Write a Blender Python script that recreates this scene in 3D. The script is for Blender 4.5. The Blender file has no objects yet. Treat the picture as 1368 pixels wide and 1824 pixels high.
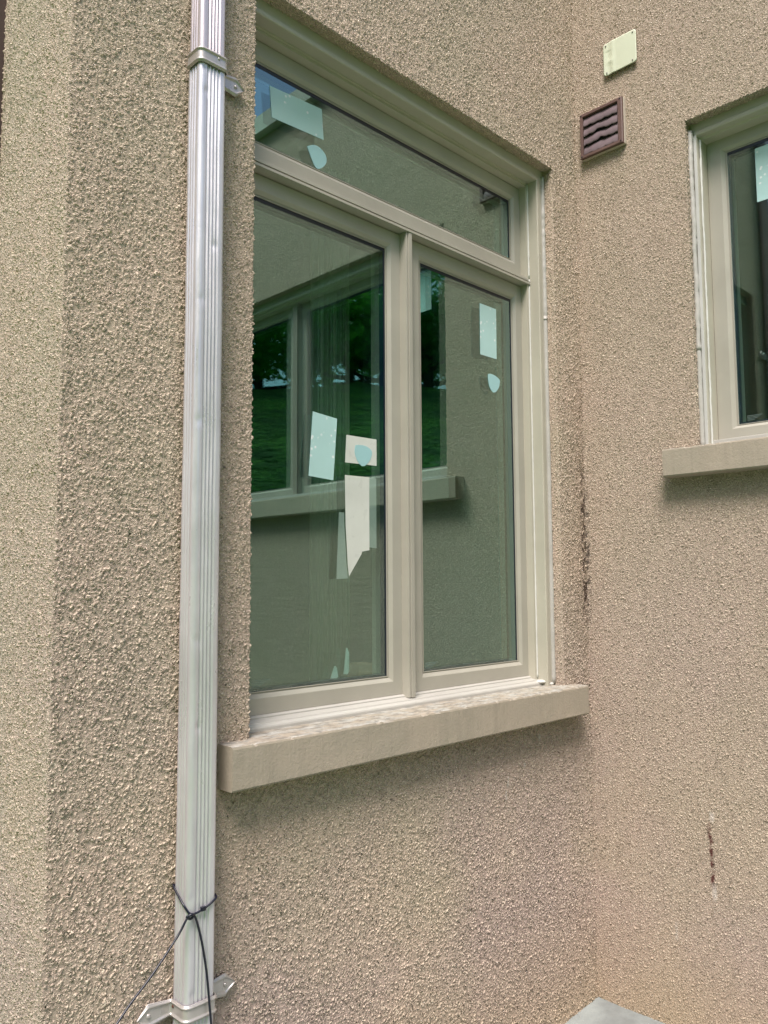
import bpy, bmesh, math, random
import numpy as np
from mathutils import Vector, Matrix
C = bpy.context.scene
COL = C.collection
random.seed(7); RNG = np.random.default_rng(11)

# ------------------------------------------------------------------ camera
cd = bpy.data.cameras.new('camera'); cam = bpy.data.objects.new('camera', cd); COL.objects.link(cam)
F, YAW, PITCH, ROLL = 1430.822, 0.78020404, 0.0871734, -0.00512355
fw = Vector((math.cos(PITCH)*math.sin(YAW), math.cos(PITCH)*math.cos(YAW), math.sin(PITCH)))
r0 = Vector((math.cos(YAW), -math.sin(YAW), 0)); u0 = r0.cross(fw)
c_, s_ = math.cos(ROLL), math.sin(ROLL)
rr = r0*c_ + u0*s_; uu = u0*c_ - r0*s_
M = Matrix((rr, uu, -fw)).transposed().to_4x4(); M.translation = Vector((-2.56595471, -1.55430898, 0))
cam.matrix_world = M
cd.sensor_fit = 'VERTICAL'; cd.sensor_height = 36; cd.sensor_width = 27; cd.lens = F/1824*36
cd.clip_start = 0.05; cd.clip_end = 2000
C.camera = cam

# ------------------------------------------------------------------ light
SUN_DIR = Vector((-0.64, -0.44, 1.25)).normalized()
el = math.asin(SUN_DIR.z); az = math.atan2(SUN_DIR.x, SUN_DIR.y)
w = bpy.data.worlds.new('World'); C.world = w; w.use_nodes = True
nt = w.node_tree; bg = nt.nodes['Background']
sky = nt.nodes.new('ShaderNodeTexSky'); sky.sky_type = 'NISHITA'; sky.sun_disc = False
sky.sun_elevation = el; sky.sun_rotation = az; sky.air_density = 1.0; sky.dust_density = 2.5; sky.ozone_density = 1.0
nt.links.new(sky.outputs[0], bg.inputs[0]); bg.inputs[1].default_value = 0.12
sl = bpy.data.lights.new('sun', 'SUN'); sl.energy = 2.8; sl.angle = math.radians(22); sl.color = (1.0, 0.925, 0.88)
so = bpy.data.objects.new('sun', sl); COL.objects.link(so); so.rotation_euler = SUN_DIR.to_track_quat('Z', 'Y').to_euler()
so.location = (-6, -4, 8)
C.view_settings.view_transform = 'Standard'; C.view_settings.look = 'None'
C.view_settings.exposure = 0.86; C.view_settings.gamma = 1
C.render.engine = 'CYCLES'
C.cycles.max_bounces = 10; C.cycles.transparent_max_bounces = 16; C.cycles.glossy_bounces = 6

# ------------------------------------------------------------------ material helpers
def mat(name, col=(.5,.5,.5), rough=.5, metal=0, **kw):
    m = bpy.data.materials.new(name); m.use_nodes = True
    b = m.node_tree.nodes['Principled BSDF']
    b.inputs['Base Color'].default_value = (*col, 1); b.inputs['Roughness'].default_value = rough
    b.inputs['Metallic'].default_value = metal
    for k, v in kw.items(): b.inputs[k].default_value = v
    return m
class NB:
    def __init__(s, m): s.t = m.node_tree; s.b = s.t.nodes.get('Principled BSDF')
    def n(s, typ, **kw):
        x = s.t.nodes.new(typ)
        for k, v in kw.items():
            if hasattr(x, k): setattr(x, k, v)
            else: x.inputs[k].default_value = v
        return x
    def l(s, a, b): s.t.links.new(a, b)
    def noise(s, vec, scale, detail=3, rough=.55, **kw):
        x = s.n('ShaderNodeTexNoise'); x.inputs['Scale'].default_value = scale; x.inputs['Detail'].default_value = detail
        x.inputs['Roughness'].default_value = rough
        if vec is not None: s.l(vec, x.inputs['Vector'])
        return x.outputs['Fac']
    def mr(s, v, a, b, c=0., d=1., smooth=False):
        x = s.n('ShaderNodeMapRange'); x.inputs[1].default_value = a; x.inputs[2].default_value = b
        x.inputs[3].default_value = c; x.inputs[4].default_value = d
        if smooth: x.interpolation_type = 'SMOOTHSTEP'
        s.l(v, x.inputs[0]); return x.outputs[0]
    def m(s, op, a, b=None, c=None):
        x = s.n('ShaderNodeMath'); x.operation = op
        for i, v in enumerate((a, b, c)):
            if v is None: continue
            if isinstance(v, (int, float)): x.inputs[i].default_value = v
            else: s.l(v, x.inputs[i])
        return x.outputs[0]
    def mix(s, f, a, b):
        x = s.n('ShaderNodeMix'); x.data_type = 'RGBA'
        for sock, v in ((x.inputs[0], f), (x.inputs[6], a), (x.inputs[7], b)):
            if isinstance(v, (int, float)): sock.default_value = v
            elif isinstance(v, tuple): sock.default_value = (*v, 1)
            else: s.l(v, sock)
        return x.outputs[2]
    def xyz(s, sc=(1,1,1)):
        tc = s.n('ShaderNodeTexCoord'); mp = s.n('ShaderNodeMapping'); mp.inputs['Scale'].default_value = sc
        s.l(tc.outputs['Object'], mp.inputs[0]); return mp.outputs[0]
    def sep(s, v):
        x = s.n('ShaderNodeSeparateXYZ'); s.l(v, x.inputs[0]); return x.outputs
    def bump(s, h, strength=.5, dist=.002):
        x = s.n('ShaderNodeBump'); x.inputs['Strength'].default_value = strength; x.inputs['Distance'].default_value = dist
        s.l(h, x.inputs['Height']); s.l(x.outputs[0], s.b.inputs['Normal'])

# stucco: troweled finish with raised grains, displaced for real
def stucco(name, colA, colB, wall):
    m = mat(name, colA, .9); q = NB(m); v = q.xyz()
    # grains
    warp = q.n('ShaderNodeTexNoise'); warp.inputs['Scale'].default_value = 40; warp.inputs['Detail'].default_value = 1; q.l(v, warp.inputs['Vector'])
    va = q.n('ShaderNodeVectorMath', operation='SCALE'); q.l(warp.outputs['Color'], va.inputs[0]); va.inputs['Scale'].default_value = .012
    vb = q.n('ShaderNodeVectorMath', operation='ADD'); q.l(v, vb.inputs[0]); q.l(va.outputs[0], vb.inputs[1]); wv = vb.outputs[0]
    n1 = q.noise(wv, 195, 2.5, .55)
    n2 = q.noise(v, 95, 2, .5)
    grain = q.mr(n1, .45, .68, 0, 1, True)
    lump = q.mr(n2, .50, .72, 0, 1)
    fine = q.noise(v, 330, 2, .6)
    big = q.noise(v, 3.5, 2)
    h = q.m('ADD', q.m('MULTIPLY', grain, 1.5), q.m('MULTIPLY', q.m('MULTIPLY', lump, grain), .6))
    h = q.m('ADD', h, q.m('MULTIPLY', fine, .10))
    h = q.m('ADD', h, q.m('MULTIPLY', big, .6))
    d = q.n('ShaderNodeDisplacement'); d.inputs['Midlevel'].default_value = .9; d.inputs['Scale'].default_value = .0030
    q.l(h, d.inputs['Height'])
    q.l(d.outputs[0], q.t.nodes['Material Output'].inputs['Displacement'])
    m.displacement_method = 'BOTH'
    # colour
    c = q.mix(q.mr(q.noise(v, 2.2, 4, .6), .35, .65), colA, colB)
    c = q.mix(q.m('MULTIPLY', q.mr(q.noise(v, 260, 2), .54, .64), .35), c, tuple(min(1, k*1.38) for k in colA))
    sx, sy, sz = q.sep(v)
    # raised grain tops painted paler, as if light caught them
    LIT_TOP_MASK = q.m('MULTIPLY', q.mr(n1, .50, .64, 0, 1, True), .62)
    mv = q.m('MULTIPLY', q.m('MULTIPLY', q.mr(sz, .6, -.9), q.mr(q.noise(v, 1.3, 3), .40, .60)), .75)
    c = q.mix(mv, c, (.375, .283, .258))
    # vertical washed streaks
    st = q.noise(q.xyz((9, 9, .7)), 2.5, 3)
    c = q.mix(q.m('MULTIPLY', q.mr(st, .5, .75), .22), c, tuple(k*.72 for k in colB))
    c = q.mix(LIT_TOP_MASK, c, (.72, .62, .49))
    if wall == 'window':
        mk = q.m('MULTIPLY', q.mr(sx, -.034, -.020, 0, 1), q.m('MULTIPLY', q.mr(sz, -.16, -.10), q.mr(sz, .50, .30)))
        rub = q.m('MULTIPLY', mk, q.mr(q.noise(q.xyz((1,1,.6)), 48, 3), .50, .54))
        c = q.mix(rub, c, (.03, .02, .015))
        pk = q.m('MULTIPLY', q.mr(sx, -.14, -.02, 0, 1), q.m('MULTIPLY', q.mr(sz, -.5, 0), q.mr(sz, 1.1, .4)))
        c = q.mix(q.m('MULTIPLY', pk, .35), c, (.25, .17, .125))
        # pale scuffs under the sill
        for (x0, z0, wd, hh) in ((-.49, -.622, .006, .018), (-.50, -.66, .004, .02), (-.315, -.51, .008, .012), (-.40, -.585, .005, .008)):
            e = q.m('ADD', q.m('POWER', q.m('ABSOLUTE', q.m('DIVIDE', q.m('SUBTRACT', sx, x0), wd)), 2), q.m('POWER', q.m('ABSOLUTE', q.m('DIVIDE', q.m('SUBTRACT', sz, z0), hh)), 2))
            c = q.mix(q.m('MULTIPLY', q.mr(q.m('ADD', e, q.noise(v, 120, 2)), 1.7, 1.1), .75), c, (.55, .5, .45))
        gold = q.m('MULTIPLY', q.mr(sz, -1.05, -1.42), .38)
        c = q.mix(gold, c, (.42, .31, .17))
    if wall == 'side':
        nz = q.noise(v, 38, 2)
        ln = q.m('ABSOLUTE', q.m('ADD', q.m('ADD', sy, .419), q.m('ADD', q.m('MULTIPLY', q.m('ADD', sz, .87), -.035), q.m('MULTIPLY', q.m('SUBTRACT', q.noise(v, 26, 2), .5), .022))))
        rng = q.m('MULTIPLY', q.mr(sz, -.985, -.95), q.mr(sz, -.755, -.79))
        dk = q.m('MULTIPLY', q.m('MULTIPLY', q.mr(ln, .0085, .0035), rng), q.mr(nz, .38, .56))
        c = q.mix(dk, c, (.10, .035, .028))
        wh = q.m('MULTIPLY', q.mr(q.m('ABSOLUTE', q.m('ADD', sy, .424)), .010, .004), q.m('ADD', q.m('MULTIPLY', q.mr(sz, -1.005, -.985), q.mr(sz, -.94, -.965)), q.m('MULTIPLY', q.mr(sz, -.765, -.75), q.mr(sz, -.725, -.735))))
        c = q.mix(q.m('MULTIPLY', wh, .7), c, (.62, .56, .5))
        s2 = q.m('MULTIPLY', q.mr(q.m('ABSOLUTE', q.m('ADD', sy, .294)), .007, .002), q.m('MULTIPLY', q.mr(sz, -1.16, -1.15), q.mr(sz, -1.09, -1.11)))
        c = q.mix(q.m('MULTIPLY', s2, .45), c, (.55, .5, .45))
        mk = q.m('MULTIPLY', q.mr(sy, -.020, -.012, 0, 1), q.m('MULTIPLY', q.mr(sz, -.16, -.08), q.mr(sz, .40, .2)))
        c = q.mix(q.m('MULTIPLY', q.m('MULTIPLY', mk, q.mr(q.noise(v, 50, 3), .48, .56)), .85), c, (.05, .035, .028))
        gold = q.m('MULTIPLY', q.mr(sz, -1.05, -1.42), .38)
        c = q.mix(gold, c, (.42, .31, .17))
    q.l(c, q.b.inputs['Base Color'])
    return m
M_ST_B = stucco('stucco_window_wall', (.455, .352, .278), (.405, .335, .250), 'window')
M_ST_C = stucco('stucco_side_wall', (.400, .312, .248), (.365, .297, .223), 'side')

def painted(name, col, rough=.38, var=.06, b=.15):
    m = mat(name, col, rough); q = NB(m); v = q.xyz()
    c = q.mix(q.mr(q.noise(v, 6, 4), .3, .7), tuple(k*(1-var) for k in col), tuple(k*(1+var) for k in col))
    q.l(c, q.b.inputs['Base Color'])
    q.l(q.mr(q.noise(v, 25, 3), .3, .7, rough-.06, rough+.1), q.b.inputs['Roughness'])
    q.bump(q.noise(v, 60, 2), b, .0006)
    return m
M_FRAME = painted('taupe_window_paint', (.365, .342, .292), .36)
M_TRIM = painted('taupe_trim_paint', (.43, .40, .33), .40)
M_SUB = painted('pale_subsill_paint', (.44, .42, .385), .35)
M_CAULK = painted('white_caulk', (.60, .59, .56), .32, b=.4)
M_GCAULK = painted('grey_caulk', (.42, .40, .37), .42, b=.5)
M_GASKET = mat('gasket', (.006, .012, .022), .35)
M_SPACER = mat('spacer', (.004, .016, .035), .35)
M_PLATE = painted('cream_plate_paint', (.62, .65, .50), .45, .03, .3)
M_BROWN = painted('brown_vent_plastic', (.125, .072, .062), .5, .2, .4)
M_SLAT = painted('faded_vent_slat', (.150, .108, .120), .6, .35, .6)
M_DARK = mat('dark_void', (.01, .008, .012), .8)
M_BEIGE = painted('vent_backing_beige', (.46, .40, .33), .8, .1, .5)
M_SCREW = mat('screw_metal', (.22, .2, .18), .4, .8)
M_CORD = mat('cord_black', (.006, .007, .018), .32)
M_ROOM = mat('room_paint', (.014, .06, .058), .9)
M_WOOD = painted('brown_interior_wood', (.16, .07, .035), .5, .2)
M_CURT = painted('sheer_curtain_fabric', (.33, .30, .24), .9, .1)
M_PAPER = painted('white_paper', (.86, .86, .82), .8, .04)

def alu(name, col):
    m = mat(name, col, .33, .48); q = NB(m); v = q.xyz((1, 1, .25))
    c = q.mix(q.mr(q.noise(v, 14, 5, .6), .35, .7), tuple(k*.84 for k in col), tuple(min(1, k*1.08) for k in col))
    q.l(c, q.b.inputs['Base Color'])
    q.l(q.mr(q.noise(v, 30, 4), .3, .7, .24, .46), q.b.inputs['Roughness'])
    q.bump(q.noise(q.xyz(), 22, 3), .35, .0016)
    return m
M_PIPE = alu('downspout_aluminium', (.66, .635, .675))
M_PIPE_UP = alu('downspout_upper_aluminium', (.62, .55, .58))
M_STRAP = alu('strap_aluminium', (.52, .48, .46))

def stone_mat(name, col, col2, topwash=False, sc=30):
    m = mat(name, col, .85); q = NB(m); v = q.xyz()
    c = q.mix(q.mr(q.noise(v, 5, 5, .6), .35, .65), col, col2)
    c = q.mix(q.m('MULTIPLY', q.mr(q.noise(q.xyz((14, 14, .8)), 2, 3), .5, .72), .25), c, tuple(k*.7 for k in col2))
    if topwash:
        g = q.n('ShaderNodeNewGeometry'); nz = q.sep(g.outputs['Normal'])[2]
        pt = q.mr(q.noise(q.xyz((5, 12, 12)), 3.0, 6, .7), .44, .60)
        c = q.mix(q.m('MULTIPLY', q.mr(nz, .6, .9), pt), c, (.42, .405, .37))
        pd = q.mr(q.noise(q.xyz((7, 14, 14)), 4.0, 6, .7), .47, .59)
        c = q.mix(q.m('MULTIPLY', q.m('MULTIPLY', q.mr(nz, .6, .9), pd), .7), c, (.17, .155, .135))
    q.l(c, q.b.inputs['Base Color'])
    q.bump(q.m('ADD', q.noise(v, 160, 3, .7), q.m('MULTIPLY', q.noise(v, 22, 3), 1.5)), .55, .002)
    return m
M_SILL = stone_mat('cast_stone_sill', (.37, .31, .245), (.33, .285, .225), True)
M_PAVE = stone_mat('grey_slate_paving', (.30, .33, .32), (.19, .205, .2))

def glass(name, fac0, fac1, tint):
    m = bpy.data.materials.new(name); m.use_nodes = True; q = NB(m); q.t.nodes.clear()
    out = q.n('ShaderNodeOutputMaterial'); mix = q.n('ShaderNodeMixShader')
    tr = q.n('ShaderNodeBsdfTransparent'); tr.inputs[0].default_value = (*tint, 1)
    gl = q.n('ShaderNodeBsdfGlossy'); gl.inputs['Roughness'].default_value = 0.0; gl.inputs[0].default_value = (.74, 1.0, .93, 1)
    lw = q.n('ShaderNodeLayerWeight'); lw.inputs[0].default_value = .5
    f = q.mr(lw.outputs['Facing'], 0, 1, fac0, fac1)
    # faint unevenness of the pane
    v = q.xyz(); b = q.n('ShaderNodeBump'); b.inputs['Strength'].default_value = .03; b.inputs['Distance'].default_value = .01
    q.l(q.noise(v, 2.5, 1), b.inputs['Height']); q.l(b.outputs[0], gl.inputs['Normal'])
    q.l(f, mix.inputs[0]); q.l(tr.outputs[0], mix.inputs[1]); q.l(gl.outputs[0], mix.inputs[2]); q.l(mix.outputs[0], out.inputs[0])
    return m
M_GLASS = glass('window_glass', .15, .52, (.82, .96, .94))

def see_through(m, k):
    t = m.node_tree; b = t.nodes['Principled BSDF']; out = t.nodes['Material Output']
    mx = t.nodes.new('ShaderNodeMixShader'); tr = t.nodes.new('ShaderNodeBsdfTransparent'); mx.inputs[0].default_value = k
    t.links.new(b.outputs[0], mx.inputs[1]); t.links.new(tr.outputs[0], mx.inputs[2]); t.links.new(mx.outputs[0], out.inputs[0])
    return m
def sticker_mat(name, col, speck):
    m = mat(name, col, .12); q = NB(m); v = q.xyz()
    vo = q.n('ShaderNodeTexVoronoi'); vo.inputs['Scale'].default_value = 60; q.l(v, vo.inputs['Vector'])
    sp = q.m('MULTIPLY', q.mr(vo.outputs['Distance'], .28, .18), q.mr(q.noise(v, 19, 2), .50, .56))
    c = q.mix(q.mr(q.noise(v, 12, 3), .3, .7), tuple(k*.93 for k in col), col)
    c = q.mix(sp, c, speck); q.l(c, q.b.inputs['Base Color'])
    return see_through(m, .25)
M_STICK = sticker_mat('pale_aqua_film', (.56, .80, .79), (.95, .98, .98))
M_SHIELD = sticker_mat('aqua_shield_film', (.45, .72, .75), (.85, .95, .95))
M_VIEW_WHITE = see_through(painted('bright_view_white', (.72, .73, .68), .3, .10), .18)

# ------------------------------------------------------------------ mesh helpers
def link(name, me, m, parent=None, smooth=False, label=None):
    o = bpy.data.objects.new(name, me); COL.objects.link(o)
    if m is not None and not me.materials: me.materials.append(m)
    if parent is not None: o.parent = parent
    if smooth:
        me.polygons.foreach_set('use_smooth', [True]*len(me.polygons))
    if label: o['label'] = label
    return o
def tag(o, label, cat, group=None):
    o['label'] = label; o['category'] = cat
    if group: o['group'] = group
    return o
def empty(name, loc=(0,0,0), rz=0):
    o = bpy.data.objects.new(name, None); COL.objects.link(o); o.location = loc; o.rotation_euler = (0,0,rz); o.empty_display_size = .1
    return o
class MB:
    def __init__(s): s.v = []; s.f = []
    def add(s, vs, fs):
        k = len(s.v); s.v += [tuple(p) for p in vs]; s.f += [tuple(i+k for i in f) for f in fs]; return s
    def box(s, a, b):
        x0,y0,z0 = a; x1,y1,z1 = b
        return s.add([(x0,y0,z0),(x1,y0,z0),(x1,y1,z0),(x0,y1,z0),(x0,y0,z1),(x1,y0,z1),(x1,y1,z1),(x0,y1,z1)],
                     [(0,3,2,1),(4,5,6,7),(0,1,5,4),(1,2,6,5),(2,3,7,6),(3,0,4,7)])
    def me(s, name):
        m = bpy.data.meshes.new(name); m.from_pydata(s.v, [], s.f); m.update(); return m
    def build(s, name, m, parent=None, smooth=False, bevel=0, label=None, recalc=False):
        me = s.me(name)
        if bevel or recalc:
            bm = bmesh.new(); bm.from_mesh(me)
            if recalc: bmesh.ops.recalc_face_normals(bm, faces=bm.faces)
            if bevel:
                es = [e for e in bm.edges if e.is_manifold and e.calc_face_angle(0) > .4]
                bmesh.ops.bevel(bm, geom=es, offset=bevel, segments=2, profile=.6, affect='EDGES', clamp_overlap=True)
            bm.to_mesh(me); bm.free()
        return link(name, me, m, parent, smooth, label)
def tube(mb, pts, r, n=8, cap=True):
    pts = [Vector(p) for p in pts]; rs = r if isinstance(r, (list, tuple)) else [r]*len(pts)
    vs = []; fs = []; prev = None
    for i, p in enumerate(pts):
        t = (pts[min(i+1, len(pts)-1)] - pts[max(i-1, 0)]).normalized()
        a = prev if prev is not None else (Vector((0,0,1)) if abs(t.z) < .9 else Vector((1,0,0)))
        a = (a - t*a.dot(t)).normalized(); b = t.cross(a); prev = a
        for k in range(n):
            q = 2*math.pi*k/n; vs.append(p + (a*math.cos(q) + b*math.sin(q))*rs[i])
    for i in range(len(pts)-1):
        for k in range(n):
            fs.append((i*n+k, i*n+(k+1) % n, (i+1)*n+(k+1) % n, (i+1)*n+k))
    if cap: fs += [tuple(range(n-1, -1, -1)), tuple(range((len(pts)-1)*n, len(pts)*n))]
    mb.add(vs, fs); return mb
def ball(mb, c, r, n=8, sz=(1,1,1)):
    vs = []; fs = []; R = n//2
    for i in range(R+1):
        th = math.pi*i/R
        for k in range(n):
            ph = 2*math.pi*k/n
            vs.append((c[0]+r*sz[0]*math.sin(th)*math.cos(ph), c[1]+r*sz[1]*math.sin(th)*math.sin(ph), c[2]+r*sz[2]*math.cos(th)))
    for i in range(R):
        for k in range(n): fs.append((i*n+k, (i+1)*n+k, (i+1)*n+(k+1) % n, i*n+(k+1) % n))
    mb.add(vs, fs); return mb

# dense grids merged into one sheet (for displaced stucco)
def lin(a, b, s): return np.linspace(a, b, max(2, int(round(abs(b-a)/s))+1))
def axis(breaks, steps):
    out = [np.array([breaks[0]])]
    for i in range(len(breaks)-1): out.append(lin(breaks[i], breaks[i+1], steps[i])[1:])
    return np.concatenate(out)
def sheet(name, patches, m, parent):
    """patches: (fn(U,V)->xyz arrays, us, vs, hole or None, flip)"""
    Vs = []; Fs = []; off = 0
    for fn, us, vs, hole, flip in patches:
        U, V = np.meshgrid(us, vs, indexing='ij'); P = np.stack(fn(U, V), -1).reshape(-1, 3)
        n, k = len(us), len(vs); I = np.arange(n*k).reshape(n, k)
        q = np.stack([I[:-1,:-1], I[1:,:-1], I[1:,1:], I[:-1,1:]], -1)
        if hole is not None:
            um = (us[:-1]+us[1:])/2; vm = (vs[:-1]+vs[1:])/2
            kill = ((um > hole[0]) & (um < hole[1]))[:,None] & ((vm > hole[2]) & (vm < hole[3]))[None,:]
            q = q[~kill]
        q = q.reshape(-1, 4)
        if flip: q = q[:, ::-1]
        Vs.append(P); Fs.append(q+off); off += len(P)
    P = np.concatenate(Vs); Q = np.concatenate(Fs)
    key = np.round(P*1e5).astype(np.int64)
    _, idx, inv = np.unique(key, axis=0, return_index=True, return_inverse=True)
    inv = inv.reshape(-1); P = P[idx]; Q = inv[Q]
    used = np.unique(Q); rem = -np.ones(len(P), np.int64); rem[used] = np.arange(len(used)); P = P[used]; Q = rem[Q]
    me = bpy.data.meshes.new(name)
    me.vertices.add(len(P)); me.vertices.foreach_set('co', P.astype(np.float32).ravel())
    me.loops.add(Q.size); me.loops.foreach_set('vertex_index', Q.astype(np.int32).ravel())
    me.polygons.add(len(Q)); me.polygons.foreach_set('loop_start', np.arange(0, Q.size, 4, dtype=np.int32))
    me.polygons.foreach_set('loop_total', np.full(len(Q), 4, np.int32))
    me.polygons.foreach_set('use_smooth', np.ones(len(Q), bool))
    me.update(calc_edges=True); me.validate()
    return link(name, me, m, parent)

# ------------------------------------------------------------------ ground
ZG = -1.43
def terrain():
    xs = np.concatenate([-np.geomspace(400, 4, 50), np.linspace(-3.8, 3.8, 20), np.geomspace(4, 400, 40)])
    V = []; n = len(xs)
    for x in xs:
        for y in xs:
            s = (-x-y)/math.sqrt(2)
            t = min(1, max(0, (s-4.5)/11)); z = ZG-.02 - .04 + 6.0*t*t*(3-2*t)
            if s > 5: z += .14*math.sin(x*1.3+1)*math.cos(y*1.1)
            V.append((x, y, z))
    Fc = [(i*n+j, (i+1)*n+j, (i+1)*n+j+1, i*n+j+1) for i in range(n-1) for j in range(n-1)]
    m = mat('grass_ground', (.06, .15, .02), .9); q = NB(m); v = q.xyz()
    c = q.mix(q.mr(q.noise(q.xyz((1, 1, 3)), 1.1, 7, .75), .40, .60), (.04, .15, .012), (.20, .48, .035))
    c = q.mix(q.mr(q.noise(v, 22, 3), .4, .7), c, (.05, .13, .02)); q.l(c, q.b.inputs['Base Color'])
    q.bump(q.noise(v, 6, 5), 1, .35)
    me = MB().add(V, Fc).me('lawn'); o = link('lawn', me, m, smooth=True); o['kind'] = 'structure'
terrain()
def pave():
    V = []; Fc = []; xs = lin(-2.4, 0.05, .05); ys = lin(-2.4, .05, .05)
    for x in xs:
        for y in ys:
            V.append((x, y, ZG + (.06*max(x, -.5)) + .0015*math.sin(x*31+y*17)))
    n = len(ys)
    Fc = [(i*n+j, (i+1)*n+j, (i+1)*n+j+1, i*n+j+1) for i in range(len(xs)-1) for j in range(n-1)]
    o = link('paving', MB().add(V, Fc).me('paving'), M_PAVE, smooth=True); o['kind'] = 'structure'
pave()

# ------------------------------------------------------------------ house
house = empty('house', (0, 0, 0))
tag(house, 'beige stucco house corner with two taupe framed windows and stone sills', 'house')
ZT = 2.5; ZB = -1.47
BL, BR, BB, BT = -1.466, -.163, -.40, 1.491      # opening of the big window (X, Z)
S = .0038
ax = axis([-1.925, BL, BR, .02], [S, S, S]); az_ = axis([ZB, BB, BT, ZT], [S, S, S])
D1 = .052
dep = lin(0, D1, S)
pat = [(lambda U, V: (U, 0*U, V), ax, az_, (BL, BR, BB, BT), False)]
zs = az_[(az_ >= BB-1e-6) & (az_ <= BT+1e-6)]; xs_ = ax[(ax >= BL-1e-6) & (ax <= BR+1e-6)]
pat.append((lambda U, V: (0*U+BR, U, V), dep, zs, None, True))
pat.append((lambda U, V: (0*U+BL, U, V), lin(0, .03, S), zs, None, False))
pat.append((lambda U, V: (V, U, 0*U+BT), dep, xs_, None, False))
ret = axis([0, .45], [S]);
pat.append((lambda U, V: (0*U-1.925, U, V), ret, az_, None, True))
wb = sheet('wall', pat, M_ST_B, house); wb['label'] = 'stucco wall around the large window, with the downspout on it'
CL, CR_, CB, CT = .425, 2.56, .39, 1.556         # opening of the other window (u = -Y, Z)
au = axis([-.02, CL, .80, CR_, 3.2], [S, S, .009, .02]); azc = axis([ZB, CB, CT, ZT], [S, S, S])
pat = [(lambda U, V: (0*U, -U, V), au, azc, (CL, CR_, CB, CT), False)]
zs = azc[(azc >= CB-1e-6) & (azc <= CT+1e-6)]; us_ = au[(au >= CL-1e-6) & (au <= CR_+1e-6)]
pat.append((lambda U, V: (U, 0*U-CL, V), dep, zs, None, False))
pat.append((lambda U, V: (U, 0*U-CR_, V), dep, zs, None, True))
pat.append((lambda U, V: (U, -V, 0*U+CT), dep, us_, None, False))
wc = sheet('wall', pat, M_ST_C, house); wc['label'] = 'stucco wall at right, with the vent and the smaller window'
# plain outer shell, roof, fascia
M_PLAIN = mat('plain_stucco', (.35, .285, .205), .9)
o = MB(); o.box((3.2,-3.2,ZB),(3.25,3.25,ZT)); o.box((-1.925,3.2,ZB),(3.198,3.25,ZT)); o.box((.002,-3.25,ZB),(3.198,-3.202,ZT)); o.box((-1.925,.452,ZB),(-1.88,3.198,ZT))
o.build('rear_wall', M_PLAIN, house)
M_FASC = painted('fascia_paint', (.42, .43, .37), .5)
o = MB(); o.box((-1.99,-.045,ZT+.002),(3.3,3.3,ZT+.10)); o.box((-.045,-3.3,ZT+.002),(3.3,-.047,ZT+.10)); o.build('roof', M_FASC, house)
# rooms behind the windows
def room(a, b, skip):
    x0,y0,z0 = a; x1,y1,z1 = b; q = MB().box(a, b); fs = [f for i, f in enumerate(q.f) if i != skip]; q.f = [f[::-1] for f in fs]
    return q.build('interior_room', M_ROOM, house)
room((-1.86, .16, -1.2), (-.05, 3.1, 2.3), 2)
room((.16, -3.1, -1.2), (3.1, -.2, 2.3), 5)
# thin dark board where the left return ends
MB().box((-1.955, .385, ZB), (-1.915, .449, ZT)).build('corner_board', painted('dark_brown_board', (.05, .028, .022), .6), house, bevel=.002, label='dark brown board at the far left edge')

# ------------------------------------------------------------------ window pieces (local: x along wall, y depth into wall, z up)
def ring(mb, rect, prof, k=(1,1,1,1), sides='LTRB', flip=False):
    l, b, r, t = rect; kl, kt, kr, kb = k
    P = []
    for n, d in prof:
        P.append([(l+n*kl, d, b+n*kb), (l+n*kl, d, t-n*kt), (r-n*kr, d, t-n*kt), (r-n*kr, d, b+n*kb)])
    vs = [p for q in P for p in q]; fs = []
    S_ = {'L': (0,1), 'T': (1,2), 'R': (2,3), 'B': (3,0)}
    for i in range(len(prof)-1):
        for s in sides:
            a, c = S_[s]; f = (i*4+a, i*4+c, (i+1)*4+c, (i+1)*4+a); fs.append(f)
    mb.add(vs, fs); return mb
SASH = [(0,.135),(0,.1045),(.0008,.1038),(.0395,.1038),(.041,.1045),(.0505,.1115),(.0505,.1138),(.0535,.1138),(.054,.1118),(.056,.1118),(.0562,.1165),(.0562,.175),(0,.175),(0,.135)]
def sash(parent, rect, kk=(1,1,1,1), specks=None):
    ring(MB(), rect, SASH, kk).build('sash', M_FRAME, parent, recalc=False)
    l, b, r, t = rect; n = .0555
    g = (l+n*kk[0], b+n*kk[3], r-n*kk[2], t-n*kk[1])
    q = MB()
    for d in (.1162, .1345):
        q.add([(g[0]-.003, d, g[1]-.003), (g[2]+.003, d, g[1]-.003), (g[2]+.003, d, g[3]+.003), (g[0]-.003, d, g[3]+.003)], [(0,1,2,3)])
    q.build('pane', M_GLASS, parent)
    ring(MB(), g, [(-.001,.1172),(.0065,.1172),(.0065,.1335),(-.001,.1335)], (1,1.9,1,1)).build('spacer', M_SPACER, parent)  # spacer, top edge made taller to paint the dark reflected band
    ring(MB(), (g[0]-.0005, g[1]-.0005, g[2]+.0005, g[3]+.0005), [(0,.1148),(.0032,.1152),(.0032,.116)], (.4,3.4,1.9,.6)).build('gasket', M_GASKET, parent)  # gasket, widened at top and right to imitate the dark reflection there
    return g
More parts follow.
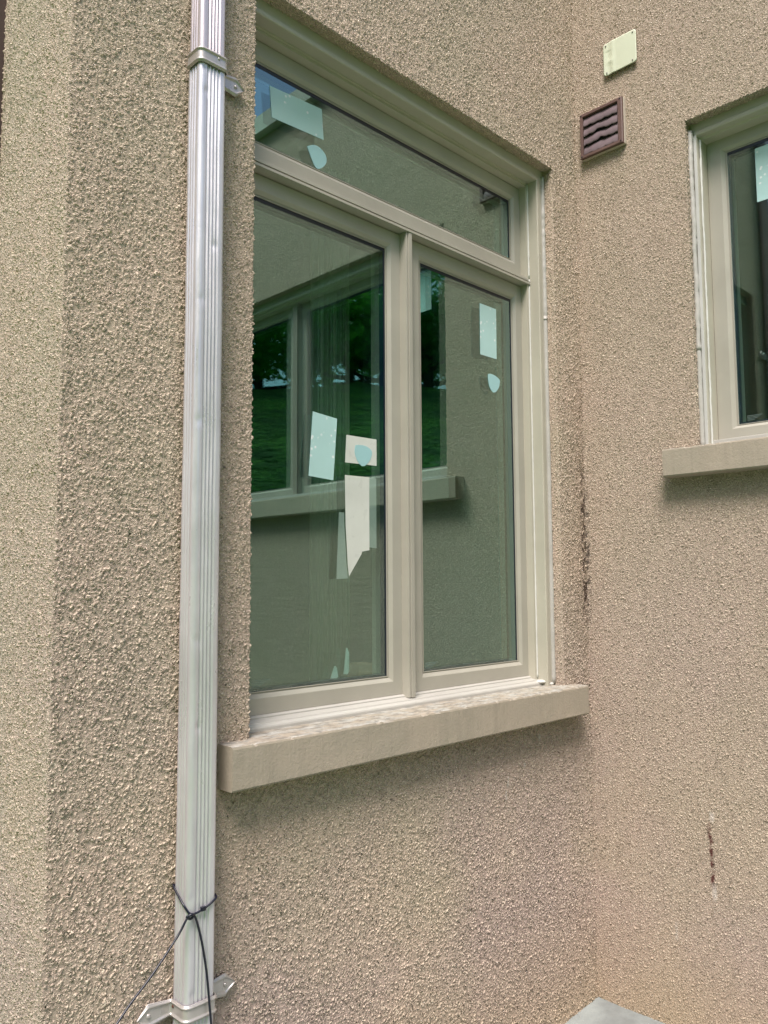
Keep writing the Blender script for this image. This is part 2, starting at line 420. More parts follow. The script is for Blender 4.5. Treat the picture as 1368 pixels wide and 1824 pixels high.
def wavy(mb, pts, r, seed, amp=.25, per=.012):
    rnd = random.Random(seed); a, b = Vector(pts[0]), Vector(pts[1]); L = (b-a).length; n = int(L/per); P = []; R = []
    cur = 0
    for i in range(n+1):
        cur = .7*cur + rnd.uniform(-amp, amp)*r
        P.append(a + (b-a)*i/n + Vector((cur*.4, cur*.4, cur*.1) if abs((b-a).z) > .1 else (0, cur*.4, cur*.4))); R.append(r*(1+rnd.uniform(-amp, amp)*.7))
    tube(mb, P, R, 8); return mb

# ---- big window
win = ring(MB(), (BL-.06, -.358, BR, BT), [(-.004,.050),(-.002,.0405),(.030,.0405),(.034,.0345),(.0435,.0345),(.046,.037),(.046,.076),(.059,.076),(.059,.175)], (1,1,1,0), sides='LTR').build('window', M_TRIM, house,
      label='tall three-pane window with a transom above two sashes')
mu = MB()
for (x0, x1, d0) in ((-.8525,-.846,.0755),(-.846,-.844,.078),(-.844,-.8295,.0725),(-.8295,-.806,.106)): mu.box((x0, d0, -.334 if d0 < .1 else -.324), (x1, .17, 1.0645))
mu.build('mullion', M_FRAME, win, bevel=.0008)
tb = MB()
tb.box((BL-.01, .0728, 1.0775), (-.2095, .17, 1.0865)); tb.box((BL-.01, .079, 1.0725), (-.2098, .17, 1.0775)); tb.box((BL-.01, .0705, 1.0650), (-.2090, .17, 1.0725))
tb.build('transom_bar', M_FRAME, win, bevel=.0008)
ss = MB(); pr = [(.17,-.320),(.1,-.3265),(.094,-.3300),(.094,-.3335),(.070,-.3375),(.0685,-.341),(.058,-.3455),(.0565,-.349),(.0565,-.362),(.17,-.362)]
for i in range(len(pr)-1):
    (a, za), (b, zb) = pr[i], pr[i+1]; ss.add([(BL-.04, a, za), (BR+.004, a, za), (BR+.004, b, zb), (BL-.04, b, zb)], [(0,1,2,3)])
ss.build('subsill', M_SUB, win)
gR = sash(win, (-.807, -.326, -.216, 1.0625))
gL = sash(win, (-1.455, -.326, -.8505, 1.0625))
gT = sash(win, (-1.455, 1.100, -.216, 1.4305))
# shadow-gap gasket round the sashes
for rc in ((-.81, -.3285, -.2135, 1.0650), (-1.4575, -.3285, -.8480, 1.0650), (-1.4575, 1.098, -.2135, 1.433)):
    ring(MB(), rc, [(0,.112),(.003,.112)]).build('weatherstrip', M_GASKET, win)
ck = MB(); wavy(ck, [(BR-.048, .0755, -.33), (BR-.048, .0755, 1.062)], .0030, 3); wavy(ck, [(BR-.048, .0755, 1.09), (BR-.048, .0755, 1.443)], .0034, 4)
ball(ck, (BR-.05, .073, 1.078), .005, 8, (.8,.6,1.4)); ball(ck, (BR-.045, .060, -.343), .013, 12, (1.8,1.3,.5)); ball(ck, (BR-.014, .046, -.352), .010, 12, (2.0,1.2,.6))
ck.build('white_caulk', M_CAULK, win, smooth=True)
ck = MB(); wavy(ck, [(BR-.004, .040, -.35), (BR-.004, .040, .95)], .0087, 5, .10, .02); wavy(ck, [(BR-.004, .040, .935), (BR-.004, .040, 1.47)], .0088, 6, .22, .011)
ck.build('grey_caulk', M_GCAULK, win, smooth=True)
ck = MB(); wavy(ck, [(BL, .0755, BT-.0475), (BR-.05, .0755, BT-.0475)], .003, 8, .1); ck.build('head_caulk', M_TRIM, win, smooth=True)
def stone_sill(mb, x0, x1, y0, y1, z0, z1, seed):
    rnd = random.Random(seed); ch = False; n = int((x1-x0)/.006); vs = []; fs = []
    prof = [(y1, z1), (y0+.006, z1), (y0+.0015, z1-.0015), (y0, z1-.006), (y0, z0+.004), (y0+.003, z0), (y1, z0)]
    for i in range(n+1):
        x = x0+(x1-x0)*i/n; ch = (rnd.random() < .10) if not (i and ch) else (rnd.random() < .55)
        for j, (y, z) in enumerate(prof):
            dy = rnd.uniform(-.00022, .00022); dz = rnd.uniform(-.0003, .0003)
            if ch and j in (1, 2): dy += .0014; dz -= .0016
            vs.append((x, y+dy, z+dz))
    k = len(prof)
    for i in range(n):
        for j in range(k): fs.append((i*k+j, (i+1)*k+j, (i+1)*k+(j+1) % k, i*k+(j+1) % k))
    fs += [tuple(range(k)), tuple(range(n*k+k-1, n*k-1, -1))]; mb.add(vs, fs); return mb
stone_sill(MB(), -1.55, -.103, -.058, .15, -.452, -.3555, 1).build('sill', M_SILL, win, recalc=True)
# interior trim seen through the glass
MB().box((-.905, .1365, -.33), (-.862, .175, 1.06)).box((-.805, .176, -.33), (-.79, .22, 1.06)).box((-.28, .1365, -.33), (-.262, .175, 1.06)).build('interior_trim', M_WOOD, win)

# ---- other window (local frame turned so that x runs towards -Y)
kC = (.47, .90, .6, 0)
prC = [(-.004,.050),(-.002,.0405),(.030,.0405),(.034,.036),(.046,.036),(.050,.038),(.052,.058),(.056,.060),(.059,.062),(.059,.175)]
wC = ring(MB(), (CL, .42, CR_, CT), prC, kC, sides='LTR').build('window', M_TRIM, house, label='two-sash window cut off by the right edge of the photo')
wC.rotation_euler = (0, 0, -math.pi/2)
MB().box((1.535, .073, .45), (1.572, .17, 1.506)).build('mullion', M_FRAME, wC, bevel=.0008)
kS = (1.15, .95, 1.15, .85)
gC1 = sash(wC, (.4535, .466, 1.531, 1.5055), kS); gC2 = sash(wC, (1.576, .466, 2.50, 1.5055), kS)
ring(MB(), (.4505, .4635, 1.534, 1.508), [(0,.112),(.003,.112)]).build('weatherstrip', M_GASKET, wC)
MB().box((CL+.005, .056, .428), (CR_-.005, .17, .462)).build('subsill', M_SUB, wC, bevel=.002)
stone_sill(MB(), .331, 2.66, -.058, .15, .342, .4335, 2).build('sill', M_SILL, wC, recalc=True)
ck = MB(); wavy(ck, [(CL+.0045, .030, .435), (CL+.0045, .030, .78)], .0088, 12, .12, .02); wavy(ck, [(CL+.0045, .030, .765), (CL+.0045, .030, 1.53)], .0090, 13, .26, .012)
ck.build('grey_caulk', M_GCAULK, wC, smooth=True)
ck = MB(); wavy(ck, [(CL+.0275, .053, .44), (CL+.0275, .053, 1.50)], .0034, 14, .3); ck.build('white_caulk', M_CAULK, wC, smooth=True)
MB().box((CL+.012, .0335, .436), (CL+.022, .0405, 1.512)).build('jamb_strip', painted('pale_jamb', (.50,.49,.47), .35), wC, bevel=.0015)

# ------------------------------------------------------------------ stickers (films on the panes) and added sheets in place of the bright view through the room
def film(name, pts, d, m, label, cat, group=None, rot=0, loc=None, thick=.0006):
    bm = bmesh.new(); n = len(pts)
    cx = sum(p[0] for p in pts)/n; cz = min(p[1] for p in pts)
    a = [bm.verts.new((x-cx, 0, z-cz)) for x, z in pts]; f = bm.faces.new(a)
    r = bmesh.ops.extrude_face_region(bm, geom=[f]); bmesh.ops.translate(bm, vec=(0, thick, 0), verts=[v for v in r['geom'] if isinstance(v, bmesh.types.BMVert)])
    bmesh.ops.recalc_face_normals(bm, faces=bm.faces)
    me = bpy.data.meshes.new(name); bm.to_mesh(me); bm.free()
    o = link(name, me, m)
    if rot: o.location = (d, -cx, cz); o.rotation_euler = (0, 0, -math.pi/2)
    else: o.location = (cx, d, cz)
    return tag(o, label, cat, group)
def smoothpoly(pts, it=2):
    for _ in range(it):
        q = []
        for i in range(len(pts)):
            a, b = pts[i], pts[(i+1) % len(pts)]
            q += [(a[0]*.75+b[0]*.25, a[1]*.75+b[1]*.25), (a[0]*.25+b[0]*.75, a[1]*.25+b[1]*.75)]
        pts = q
    return pts
dS = .1148
G1 = 'blank rectangular films stuck on the window panes'; G2 = 'shield shaped films stuck on the window panes'
film('film_sticker', [(-1.330,1.245),(-1.148,1.254),(-1.155,1.343),(-1.338,1.331)], dS, M_STICK, 'wide pale aqua film sticker on the transom pane of the large window', 'sticker', G1)
film('film_sticker', [(-1.199,.287),(-1.111,.282),(-1.097,.457),(-1.185,.465)], dS, M_STICK, 'tilted tall aqua film sticker on the lower left pane', 'sticker', G1)
film('film_sticker', [(-.449,.771),(-.359,.771),(-.357,.950),(-.448,.950)], dS, M_STICK, 'upright aqua film sticker on the lower right pane near its top', 'sticker', G1)
film('film_sticker', [(.608,1.246),(.72,1.246),(.72,1.430),(.608,1.430)], dS, M_STICK, 'aqua film sticker on the smaller window at the right edge of the photo', 'sticker', G1, rot=1)
film('shield_sticker', smoothpoly([(-1.208,1.212),(-1.208,1.212),(-1.187,1.225),(-1.166,1.228),(-1.142,1.216),(-1.135,1.200),(-1.142,1.180),(-1.165,1.160),(-1.180,1.162),(-1.196,1.188)]), dS, M_SHIELD, 'half curled shield shaped film on the transom pane', 'sticker', G2)
film('shield_sticker', smoothpoly([(-1.029,.386),(-1.026,.392),(-.988,.394),(-.964,.384),(-.961,.372),(-.970,.350),(-.997,.329),(-1.018,.342),(-1.031,.366)],1), dS, M_SHIELD, 'shield shaped film in front of the white bright-view sheet on the left pane', 'sticker', G2)
film('shield_sticker', smoothpoly([(-.409,.708),(-.400,.713),(-.375,.713),(-.345,.703),(-.341,.695),(-.350,.668),(-.375,.647),(-.400,.660),(-.409,.690)],1), dS, M_SHIELD, 'shield shaped film on the lower right pane below its rectangular sticker', 'sticker', G2)
M_VIEW_GREY = painted('bright_view_grey', (.42, .41, .38), .8, .05)  # added sheets on the glass imitate bright daylight seen through the room
film('bright_view_sheet', [(-1.066,.337),(-.943,.339),(-.943,.417),(-1.061,.416)], .1155, M_VIEW_WHITE, 'short white sheet standing in for the bright view through the room, behind the shield', 'bright view')
film('bright_view_sheet', [(-1.067,.301),(-1.064,.16),(-1.056,.045),(-1.052,.017),(-1.004,.080),(-1.002,.087),(-.973,.092),(-.973,.240),(-.972,.303)][::-1], .1155, M_VIEW_WHITE, 'long white sheet with a slanting lower edge, standing in for the bright view through the room', 'bright view')
film('bright_view_sheet', [(-.9715,.10),(-.943,.098),(-.943,.302),(-.9715,.302)], .1172, M_VIEW_GREY, 'narrow grey strip of the stand-in bright view, right of the long white sheet', 'bright view')
film('bright_view_sheet', [(-1.097,.009),(-1.055,.011),(-1.060,.05),(-1.068,.17),(-1.0685,.195),(-1.088,.195)], .1172, M_VIEW_GREY, 'dull grey part of the stand-in bright view, at the lower left of the long white sheet', 'bright view')
# etched maker's marks in the lower pane corners: faint unreadable rows
def etch(parent, x, z, seed, wd=.055):
    rnd = random.Random(seed); mb = MB()
    for r_ in range(4):
        xx = x
        while xx < x+wd*(1-.18*r_):
            l = rnd.uniform(.0012, .0035); zz = z+.014-r_*.0048
            mb.box((xx, .1155, zz), (xx+l, .1160, zz+.0018)); xx += l+.0018
    mb.build('etched_mark', mat('etch_grey', (.16, .22, .21), .6), parent)
etch(win, gL[0]+.022, gL[1]+.012, 1); etch(win, gR[0]+.012, gR[1]+.010, 2); etch(wC, gC1[0]+.028, gC1[1]+.010, 3, .045)
# curtain inside, odds and ends on the inner ledge
cu = MB(); n = 90; vs = []
for i in range(n+1):
    x = -1.035+.14*i/n; y = .30+.012*math.sin(i*.55)+.006*math.sin(i*1.3+1)
    vs += [(x, y, -.30), (x, y, 1.30), (x+.0006, y+.0015, 1.30), (x+.0006, y+.0015, -.30)]
fs = []
for i in range(n):
    for j in range(4): fs.append((i*4+j, i*4+(j+1) % 4, i*4+4+(j+1) % 4, i*4+4+j))
cu = cu.add([(x+1.0, y-.30, z+.30) for x, y, z in vs], fs).build('curtain', M_CURT, smooth=True); cu.location = (-1.0, .30, -.30)
tag(cu, 'pale gathered curtain hanging inside the left pane of the large window', 'curtain')
MB().box((-1.41, .176, -.345), (-.21, .30, -.318)).build('inner_ledge', M_ROOM, win)
def scrap(name, x, z, w_, h_, m, lab, cat, seed):
    rnd = random.Random(seed); mb = MB(); vs = []
    for (a, b) in ((-.5,0),(.1,-.02),(.5,.1),(.35,.8),(.0,1),(-.3,.7)):
        vs.append((a*w_+rnd.uniform(-.1,.1)*w_, rnd.uniform(-.004,.004), max(0, b*h_)))
    k = len(vs); vs2 = [(a, b+.004, c) for a, b, c in vs]
    o = mb.add(vs+vs2, [tuple(range(k)), tuple(range(2*k-1, k-1, -1))]+[(i, (i+1) % k, (i+1) % k+k, i+k) for i in range(k)]).build(name, m)
    o.location = (x, .182, z); tag(o, lab, cat)
scrap('paper_scrap', -1.045, -.270, .022, .035, M_PAPER, 'small crumpled white scrap on the ledge inside the left pane', 'scrap', 1)
scrap('paper_scrap', -1.000, -.262, .018, .075, M_PAPER, 'taller torn white scrap standing inside the left pane near its bottom', 'scrap', 2)
cbm = painted('cardboard_brown', (.35, .2, .12), .8)
bx = MB().box((-.033, 0, 0), (.03, .05, .043)).build('cardboard_box', cbm, bevel=.002); bx.location = (-.925, .179, -.283)
MB().box((-.034, -.0015, .036), (.031, .0515, .045)).build('box_lid', cbm, bx)
tag(bx, 'small brown box at the lower right corner inside the left pane', 'box')

# ------------------------------------------------------------------ downspout
DX0, DX1, DY0, DY1 = -1.658, -1.590, -.0615, -.013
def pipe_profile(x0, x1, y0, y1, R=.0115):
    P = []
    def rib(t, a, b, n, dep):       # corrugation depth at fraction t
        if t < a or t > b: return 0
        return dep*(.5-.5*math.cos(2*math.pi*n*(t-a)/(b-a)))
    # start back left going forward along the left side, round the corner, along the front ...
    for i in range(29):
        t = i/28; y = y1+(y0+R-y1)*t; P.append((x0+rib(t, .12, .95, 3, .0026), y))
    for i in range(1, 9):
        a = math.pi/2*i/9; P.append((x0+R-R*math.cos(a), y0+R-R*math.sin(a)))
    for i in range(49):
        t = i/48; x = x0+R+(x1-R*.6-x0-R)*t; P.append((x, y0+rib(t, .12, .84, 4, .0036)))
    R2 = R*.6
    for i in range(1, 7):
        a = math.pi/2*i/7; P.append((x1-R2+R2*math.sin(a), y0+R2-R2*math.cos(a)))
    for i in range(13):
        t = i/12; P.append((x1, y0+R2+(y1-y0-R2)*t))
    for i in range(1, 8): P.append((x1+(x0-x1)*i/8, y1))
    return P
def pipe(z0, z1, step, sc, dents):
    cx, cy = (DX0+DX1)/2, (DY0+DY1)/2
    pr = [((x-cx)*sc, (y-cy)*sc) for x, y in pipe_profile(DX0, DX1, DY0, DY1)]
    zs = lin(z0, z1, step); k = len(pr); V = []; Fc = []
    for z in zs:
        wob = .0005*math.sin(z*7+1)+.0003*math.sin(z*23)
        for x, y in pr:
            d = 0
            for (dx, dz, rad, dp) in dents:
                q = ((x-dx)/rad)**2+((z-dz)/(rad*1.3))**2
                if y < 0 and q < 4: d += dp*math.exp(-q*2)
            V.append((x+wob, y+d+wob*.5, z))
    n = len(zs)
    for i in range(n-1):
        for j in range(k): Fc.append((i*k+j, (i+1)*k+j, (i+1)*k+(j+1) % k, i*k+(j+1) % k))
    return MB().add(V, Fc)
ds = empty('downspout', ((DX0+DX1)/2, (DY0+DY1)/2, -1.40))
tag(ds, 'pale ribbed aluminium downspout strapped to the stucco wall left of the large window', 'downspout')
dents = [(-.018, 1.10+1.40, .009, .002), (-.022, 1.155+1.4, .008, .0025), (-.026, .35+1.4, .012, .0014), (-.014, -.30+1.4, .010, .002), (-.02, -.12+1.4, .012, .0014), (-.024, -.645+1.4, .008, .0022), (-.018, -.835+1.4, .009, .0028), (.01, .75+1.4, .010, .0016), (-.022, .62+1.4, .01, .0016)]
p1 = pipe(0, 1.186+1.4, .006, 1.0, dents).build('pipe', M_PIPE, ds, smooth=True)
p2 = pipe(1.17+1.4, 2.49+1.4, .02, .955, []).build('pipe', M_PIPE_UP, ds, smooth=True); p2['label'] = 'narrower upper length of pipe, more mauve grey'
# straps
def strap(zc, left_ear, parent, seed):
    o = .0022; x0, x1, y0 = DX0-o, DX1+o, DY0-o; yw = -.0095
    path = []   # (x, y, nx, ny, halfscale, isflat)
    def seg(a, b, n, nx, ny, hs0=1, hs1=1):
        for i in range(n):
            t = i/(n-1); path.append((a[0]+(b[0]-a[0])*t, a[1]+(b[1]-a[1])*t, nx, ny, hs0+(hs1-hs0)*t))
    tipR = -1.506; 
    seg((tipR, yw), (tipR-.024, yw), 5, 0, -1, .03, 1.35); seg((tipR-.026, yw), (x1+.006, yw), 8, 0, -1, 1.35, .95)
    seg((x1, yw-.004), (x1, y0+.010), 8, 1, 0)
    for i in range(1, 6):
        a = math.pi/2*i/6; path.append((x1-.008+.008*math.cos(a), y0+.008-.008*math.sin(a), math.cos(a), -math.sin(a), 1))
    seg((x1-.010, y0), (x0+.013, y0), 12, 0, -1)
    for i in range(1, 7):
        a = math.pi/2*i/7; path.append((x0+.012-.012*math.sin(a), y0+.012-.012*math.cos(a), -math.sin(a), -math.cos(a), 1))
    seg((x0, y0+.014), (x0, yw-.004), 8, -1, 0)
    if left_ear:
        seg((x0-.006, yw), (-1.738+.026, yw), 8, 0, -1, .95, 1.35); seg((-1.738+.024, yw), (-1.738, yw), 5, 0, -1, 1.35, .03)
    hs = np.linspace(-1, 1, 25); H = .0178
    V = []; Fc = []
    def bead(h, s_):
        return .0034*math.exp(-((abs(h)-.72)/.13)**2)
    k = len(hs)
    for side in (0, 1):
        for (x, y, nx, ny, s_) in path:
            for h in hs:
                b = bead(h, s_)+.0014 - side*.0014
                V.append((x+nx*b, y+ny*b, zc+h*H*s_))
    n = len(path); N = n*k
    for i in range(n-1):
        for j in range(k-1):
            Fc.append((i*k+j, i*k+j+1, (i+1)*k+j+1, (i+1)*k+j)); Fc.append((N+i*k+j, N+(i+1)*k+j, N+(i+1)*k+j+1, N+i*k+j+1))
        for j in (0, k-1): Fc.append((i*k+j, (i+1)*k+j, N+(i+1)*k+j, N+i*k+j))
    loc = parent.location
    mb = MB().add([(x-loc.x, y-loc.y, z-loc.z) for x, y, z in V], Fc)
    so_ = mb.build('strap', M_STRAP, parent, smooth=True, recalc=True)
    sc = MB()
    ball(sc, (-1.531-loc.x, yw-.002-loc.y, zc-loc.z), .0046, 10, (1,.7,1))
    if left_ear:
        sc.build('screw', M_STRAP, so_, smooth=True); sc = MB(); ball(sc, (-1.713-loc.x, yw-.002-loc.y, zc+.001-loc.z), .0050, 10, (1,.7,1))
    sc.build('screw', M_STRAP, so_, smooth=True)
    r = MB(); ball(r, ((x0-.0012 if left_ear else -1.612)-loc.x, (-.018 if left_ear else y0-.0016)-loc.y, zc+(.004 if left_ear else .006)-loc.z), .0036, 10, (.6,1,1) if left_ear else (1,.5,1))
    r.build('rivet', mat('rust_rivet', (.10,.03,.015), .8) if left_ear else M_STRAP, so_, smooth=True)
    return so_
st1 = strap(1.181, False, ds, 1); st2 = strap(-.868, True, ds, 2)
st1['label'] = 'upper strap with one pointed ear on the right'; st2['label'] = 'lower strap with pointed ears on both sides and a rusty rivet'
# cord and tie round the pipe
def spline(P, n=8):
    P = [Vector(p) for p in P]; P = [P[0]*2-P[1]]+P+[P[-1]*2-P[-2]]; out = []
    for i in range(1, len(P)-2):
        for k in range(n):
            t = k/n; a, b, c, d = P[i-1:i+3]
            out.append(.5*((2*b)+(c-a)*t+(2*a-5*b+4*c-d)*t*t+(3*b-a-3*c+d)*t**3))
    out.append(P[-2]); return out
yf = DY0-.003
tie = empty('cable_tie', (-1.624, yf, -.668))
tag(tie, 'thin black cable tie looped round the downspout above its lower strap', 'cable tie')
T = lambda L: [(x+1.624, y-yf, z+.668) for x, y, z in L]
tm = MB(); tube(tm, T(spline([(-1.655,yf+.003,-.6735),(-1.640,yf,-.6735),(-1.618,yf,-.669),(-1.598,yf,-.660),(-1.5878,yf+.006,-.655),(-1.5868,-.03,-.648),(-1.588,-.011,-.644),(-1.62,-.0085,-.636),(-1.655,-.0085,-.627),(-1.6610,-.013,-.629),(-1.6618,-.03,-.640),(-1.6610,-.052,-.655),(-1.6555,yf+.003,-.668),(-1.650,yf-.001,-.6735)])), .0023, 8)
tm.build('strap_loop', M_CORD, tie, smooth=True)
th = MB(); th.box((-.0055+.0, -.0055, -.0045), (.0055, .001, .0045)); th.build('tie_head', M_CORD, tie, bevel=.0015)
cord = empty('cord', (-1.655, yf-.003, -.673))
tag(cord, 'dark navy cord knotted over the cable tie with two ends hanging down', 'cord')
T2 = lambda L: [(x+1.655, y-(yf-.003), z+.673) for x, y, z in L]
cm = MB()
tube(cm, T2(spline([(-1.648,yf-.004,-.676),(-1.655,yf-.006,-.670),(-1.664,yf-.005,-.677),(-1.685,yf-.006,-.704),(-1.742,yf-.012,-.756),(-1.800,-.085,-.798),(-1.86,-.10,-.85),(-1.95,-.14,-.95),(-2.05,-.25,-1.2),(-2.10,-.33,-1.44)], 10)), .0024, 8)
tube(cm, T2(spline([(-1.662,yf-.004,-.676),(-1.655,yf-.0065,-.669),(-1.645,yf-.006,-.678),(-1.635,yf-.005,-.705),(-1.625,yf-.005,-.745),(-1.616,yf-.007,-.80),(-1.610,yf-.009,-.86),(-1.604,yf-.010,-.92),(-1.60,yf-.02,-1.05),(-1.61,-.13,-1.3),(-1.62,-.25,-1.46)], 10)), .0024, 8)
cm.build('cord_line', M_CORD, cord, smooth=True)
kn = MB(); tube(kn, T2(spline([(-1.664,yf-.004,-.673),(-1.655,yf-.009,-.6695),(-1.646,yf-.004,-.674),(-1.655,yf-.0045,-.679),(-1.664,yf-.004,-.673)])), .0027, 8); kn.build('knot', M_CORD, cord, smooth=True)

# ------------------------------------------------------------------ vent and plate on the side wall (local: x along wall towards -Y, y into wall)
vt = empty('wall_vent', (.003, -.123, 1.564), -math.pi/2)
tag(vt, 'square brown louvred vent cover on the side wall under the cream plate', 'vent')
hw = .086; H = .172
MB().box((-hw-.001, -.016, -.001), (hw+.002, .01, H+.002)).build('backing', M_BEIGE, vt, bevel=.003)
fr = MB(); pf = [(0,-.0165),(0,-.026),(.002,-.028),(.011,-.028),(.012,-.026),(.013,-.012)]
ring(fr, (-hw, 0, hw, H), pf, (1,1,1.5,1)); fr.build('frame', M_BROWN, vt)
MB().box((-hw+.002, -.0175, .002), (hw-.002, -.0163, H-.002)).build('recess', M_DARK, vt)
x0, x1 = -hw+.014, hw-.020
for k in range(4):
    rnd = random.Random(40+k); nx = 60; nzv = 8; V = []; Fc = []
    zt = H-.016-k*.0365; hh = .037; cur = 0; sc = []
    lobes = [rnd.uniform(.018, .034) for _ in range(9)]; a = 0; xx = []
    ph = rnd.uniform(0, .03)
    for i in range(nx+1):
        t = i/nx; x = x0+(x1-x0)*t; c = abs(math.sin((x+ph)*math.pi/.030)); cut = .0030*(1-c)**1.3 + .0005*(.5+.5*math.sin(x*70+k*2)) + (.008*math.exp(-((t-.42-.05*k)/.13)**2) if k in (1, 2) else 0)
        sc.append(cut)
    for side in (0, .0012):
        for i in range(nx+1):
            t = i/nx; x = x0+(x1-x0)*t; L = hh-sc[i]
            for j in range(nzv+1):
                u = j/nzv; z = zt-L*u; y = -.0185-.008*math.sin(u*1.9)+side+.0008*math.sin(x*90+u*3)
                V.append((x, y, z))
    n_ = nzv+1; N = (nx+1)*n_
    for i in range(nx):
        for j in range(nzv):
            Fc.append((i*n_+j, i*n_+j+1, (i+1)*n_+j+1, (i+1)*n_+j)); Fc.append((N+i*n_+j, N+(i+1)*n_+j, N+(i+1)*n_+j+1, N+i*n_+j+1))
        Fc.append((i*n_+nzv, N+i*n_+nzv, N+(i+1)*n_+nzv, (i+1)*n_+nzv))
    MB().add(V, Fc).build('slat', M_SLAT, vt, smooth=True)
for (x, z) in ((-hw+.006, .007), (hw-.008, .007), (-hw+.006, H-.007), (hw-.008, H-.007)): ball(MB(), (x, -.028, z), .0032, 8, (1,.5,1)).build('screw', M_DARK, vt, smooth=True)
pl = empty('blank_plate', (-.004, -.201, 1.847), -math.pi/2)
tag(pl, 'pale cream blank cover plate screwed to the side wall above the vent', 'plate')
def rrect(w_, h_, r, n=5):
    P = []
    for cx, cz, a0 in ((w_/2-r, h_-r, 0), (-w_/2+r, h_-r, 90), (-w_/2+r, r, 180), (w_/2-r, r, 270)):
        for i in range(n+1):
            a = math.radians(a0+90*i/n); P.append((cx+r*math.cos(a), cz+r*math.sin(a)))
    return P
nx, nz = 40, 40; V = []; Fc = []; W_, H_ = .130, .122
for i in range(nx+1):
    for j in range(nz+1):
        u = -1+2*i/nx; v = -1+2*j/nz
        # squircle corners
        r = .010; x = u*W_/2; z = v*H_/2
        ex = max(0, abs(x)-(W_/2-r)); ez = max(0, abs(z)-(H_/2-r))
        L = math.hypot(ex, ez)
        if L > 0:
            m_ = max(ex, ez)/L; x = math.copysign(W_/2-r+ex*m_, x) if ex else x; z = math.copysign(H_/2-r+ez*m_, z) if ez else z
        y = -.0095 + .0022*math.exp(-((x+.045)/.012)**2)*(1 if z < .03 else .4) - .0015*math.exp(-((x+.028)/.008)**2) - .002*math.exp(-(((x+.04)/.012)**2+((z+.012)/.01)**2)) - .0015*math.cos(x*30)*(z/H_)
        V.append((x, y, z+H_/2))
for i in range(nx):
    for j in range(nz): Fc.append((i*(nz+1)+j, (i+1)*(nz+1)+j, (i+1)*(nz+1)+j+1, i*(nz+1)+j+1))
me = MB().add(V, Fc).me('face'); o = link('face', me, M_PLATE, pl, smooth=True); sm = o.modifiers.new('s', 'SOLIDIFY'); sm.thickness = .003; sm.offset = -1
for (x, z) in ((-.052, .008), (.050, .010), (-.054, .113), (.053, .114)): ball(MB(), (x, -.0105, z), .0034, 8, (.8,.6,1.1)).build('screw', M_SCREW, pl, smooth=True)
MB().box((-.05, -.004, .012), (.05, .012, .110)).build('mounting_box', M_DARK, pl)

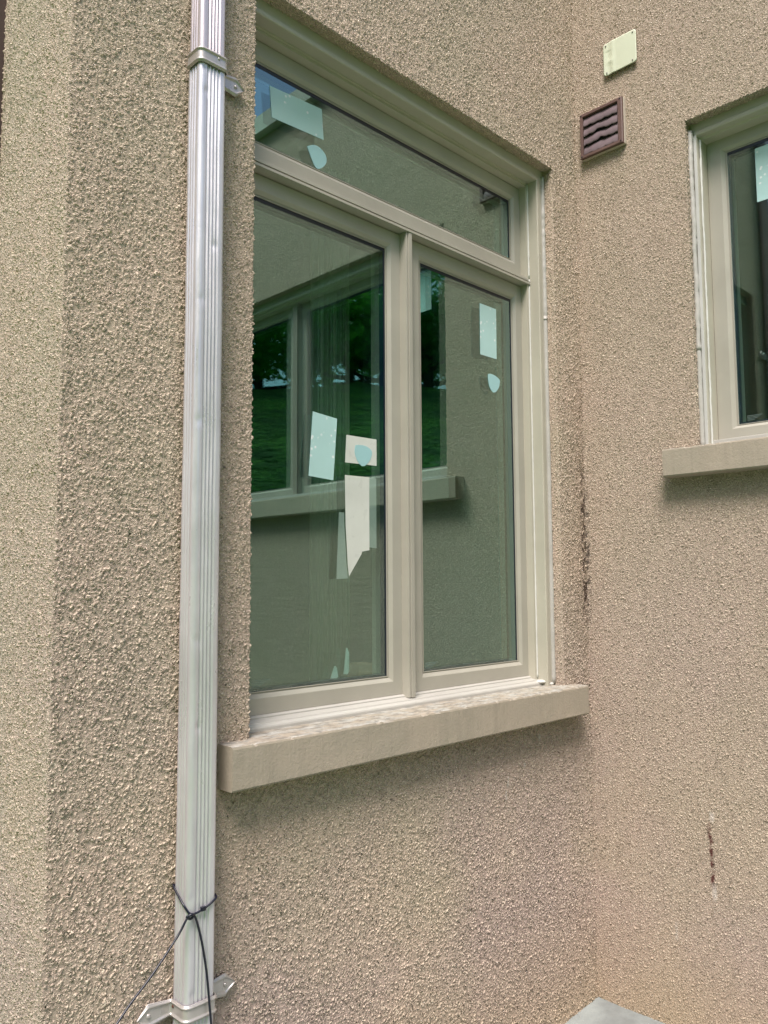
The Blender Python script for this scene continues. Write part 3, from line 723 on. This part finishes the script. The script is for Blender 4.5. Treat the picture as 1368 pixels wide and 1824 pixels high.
# ------------------------------------------------------------------ trees behind the camera (seen mirrored in the glass)
def leafmat(name, a, b):
    m = mat(name, a, .5); q = NB(m); v = q.xyz(); c = q.mix(q.mr(q.noise(v, 1.5, 4), .35, .65), a, b); q.l(c, q.b.inputs['Base Color'])
    tl = q.n('ShaderNodeBsdfTranslucent'); q.l(c, tl.inputs[0]); mx = q.n('ShaderNodeMixShader'); mx.inputs[0].default_value = .65
    q.l(q.b.outputs[0], mx.inputs[1]); q.l(tl.outputs[0], mx.inputs[2]); q.l(mx.outputs[0], q.t.nodes['Material Output'].inputs['Surface']); return m
LM = [leafmat('leaf_deep', (.09,.36,.04), (.18,.52,.06)), leafmat('leaf_mid', (.11,.40,.04), (.20,.56,.06))]
BARK = painted('bark', (.09, .065, .045), .9, .3, .8)
def tree(x, y, z0, h, cr, seed, m, lab):
    rng = np.random.default_rng(seed); rnd = random.Random(seed)
    t = empty('tree', (x, y, z0)); tag(t, lab, 'tree', 'trees mirrored in the window glass')
    mb = MB(); tube(mb, spline([(0,0,-.2),(.08,.03,h*.25),(.0,.1,h*.5),(.1,.05,h*.85)]), list(np.linspace(.17,.04,25)), 8); limbs = []
    for k in range(9):
        a = k*2.4+rnd.random(); zz = h*(.06+.075*k); e = (math.cos(a)*cr*.75, math.sin(a)*cr*.75, zz+cr*.35); limbs.append(e)
        tube(mb, spline([(0.03,.05,zz),(e[0]*.5,e[1]*.5,zz+cr*.1),e]), list(np.linspace(.07,.015,17)), 6)
    mb.build('trunk', BARK, t, smooth=True)
    cl = [(e[0]*f, e[1]*f, e[2]+rnd.uniform(-.2,.4)) for e in limbs for f in (.5, 1.0)]+[(rnd.gauss(0,.2)*cr, rnd.gauss(0,.2)*cr, h*.9) for _ in range(3)]
    N = 5500; ci = rng.integers(0, len(cl), N); P = np.array(cl)[ci]; d = rng.normal(size=(N,3)); d /= np.linalg.norm(d,axis=1)[:,None]
    P = P + d*(rng.random(N)**.4)[:,None]*np.array([cr*.36, cr*.36, cr*.26])
    a = rng.normal(size=(N,3)); a /= np.linalg.norm(a,axis=1)[:,None]; b = np.cross(a, rng.normal(size=(N,3))); b /= np.linalg.norm(b,axis=1)[:,None]
    s1 = rng.uniform(.05,.12,N)[:,None]; V = np.stack([P-a*s1, P-b*s1*.5, P+a*s1, P+b*s1*.5],1).reshape(-1,3)
    me = bpy.data.meshes.new('crown'); me.from_pydata(V.tolist(), [], (np.arange(N*4).reshape(-1,4)).tolist()); me.update(); link('crown', me, m, t)
def gz(x, y):
    s = (-x-y)/math.sqrt(2); t = min(1, max(0, (s-4.5)/11)); return ZG-.06+6.0*t*t*(3-2*t)
labs = ['broad leafy tree on the lawn bank mirrored in the left pane', 'tall leafy tree mirrored near the mullion of the other window', 'darker leafy tree at the top of the grass bank', 'small round tree on the grass bank in front of the taller ones', 'leafy tree farthest along the bank to one side', 'leafy tree closest to the paving on the other side']
labs += ['low bushy shrub %s' % k for k in ('at the middle of the grass bank top', 'in front of the darker tree on the bank', 'beside the broad tree on the bank', 'under the tall tree on the bank', 'at the far end of the bank top', 'leaning towards the broad tree trunk', 'right of the middle of the bank top', 'left of the darker tree on the bank')]
for i, (s, l, h, cr) in enumerate(((17.5,-1.6,6.5,2.8),(18,3.0,6.0,2.6),(19,-6.0,7.5,3.0),(16,6.4,4,1.8),(20,9.5,8,3.2),(17,-9.5,6.5,2.6),(16,.4,2.2,1.9),(16.2,-4.6,2.4,2.0),(15.8,-2.3,2.2,1.8),(16,2.3,2.3,1.9),(16.5,4.6,2.4,1.9),(16.4,-1.0,2.2,1.8),(16.3,1.5,2.0,1.8),(16.6,-6.6,2.5,2.0))):
    bx_, by_ = -2.57-(s-3)*math.sqrt(.5)+l*math.sqrt(.5), -1.55-(s-3)*math.sqrt(.5)-l*math.sqrt(.5)
    tree(bx_, by_, gz(bx_, by_)-.05, h, cr, 60+i, LM[i % 2], labs[i])
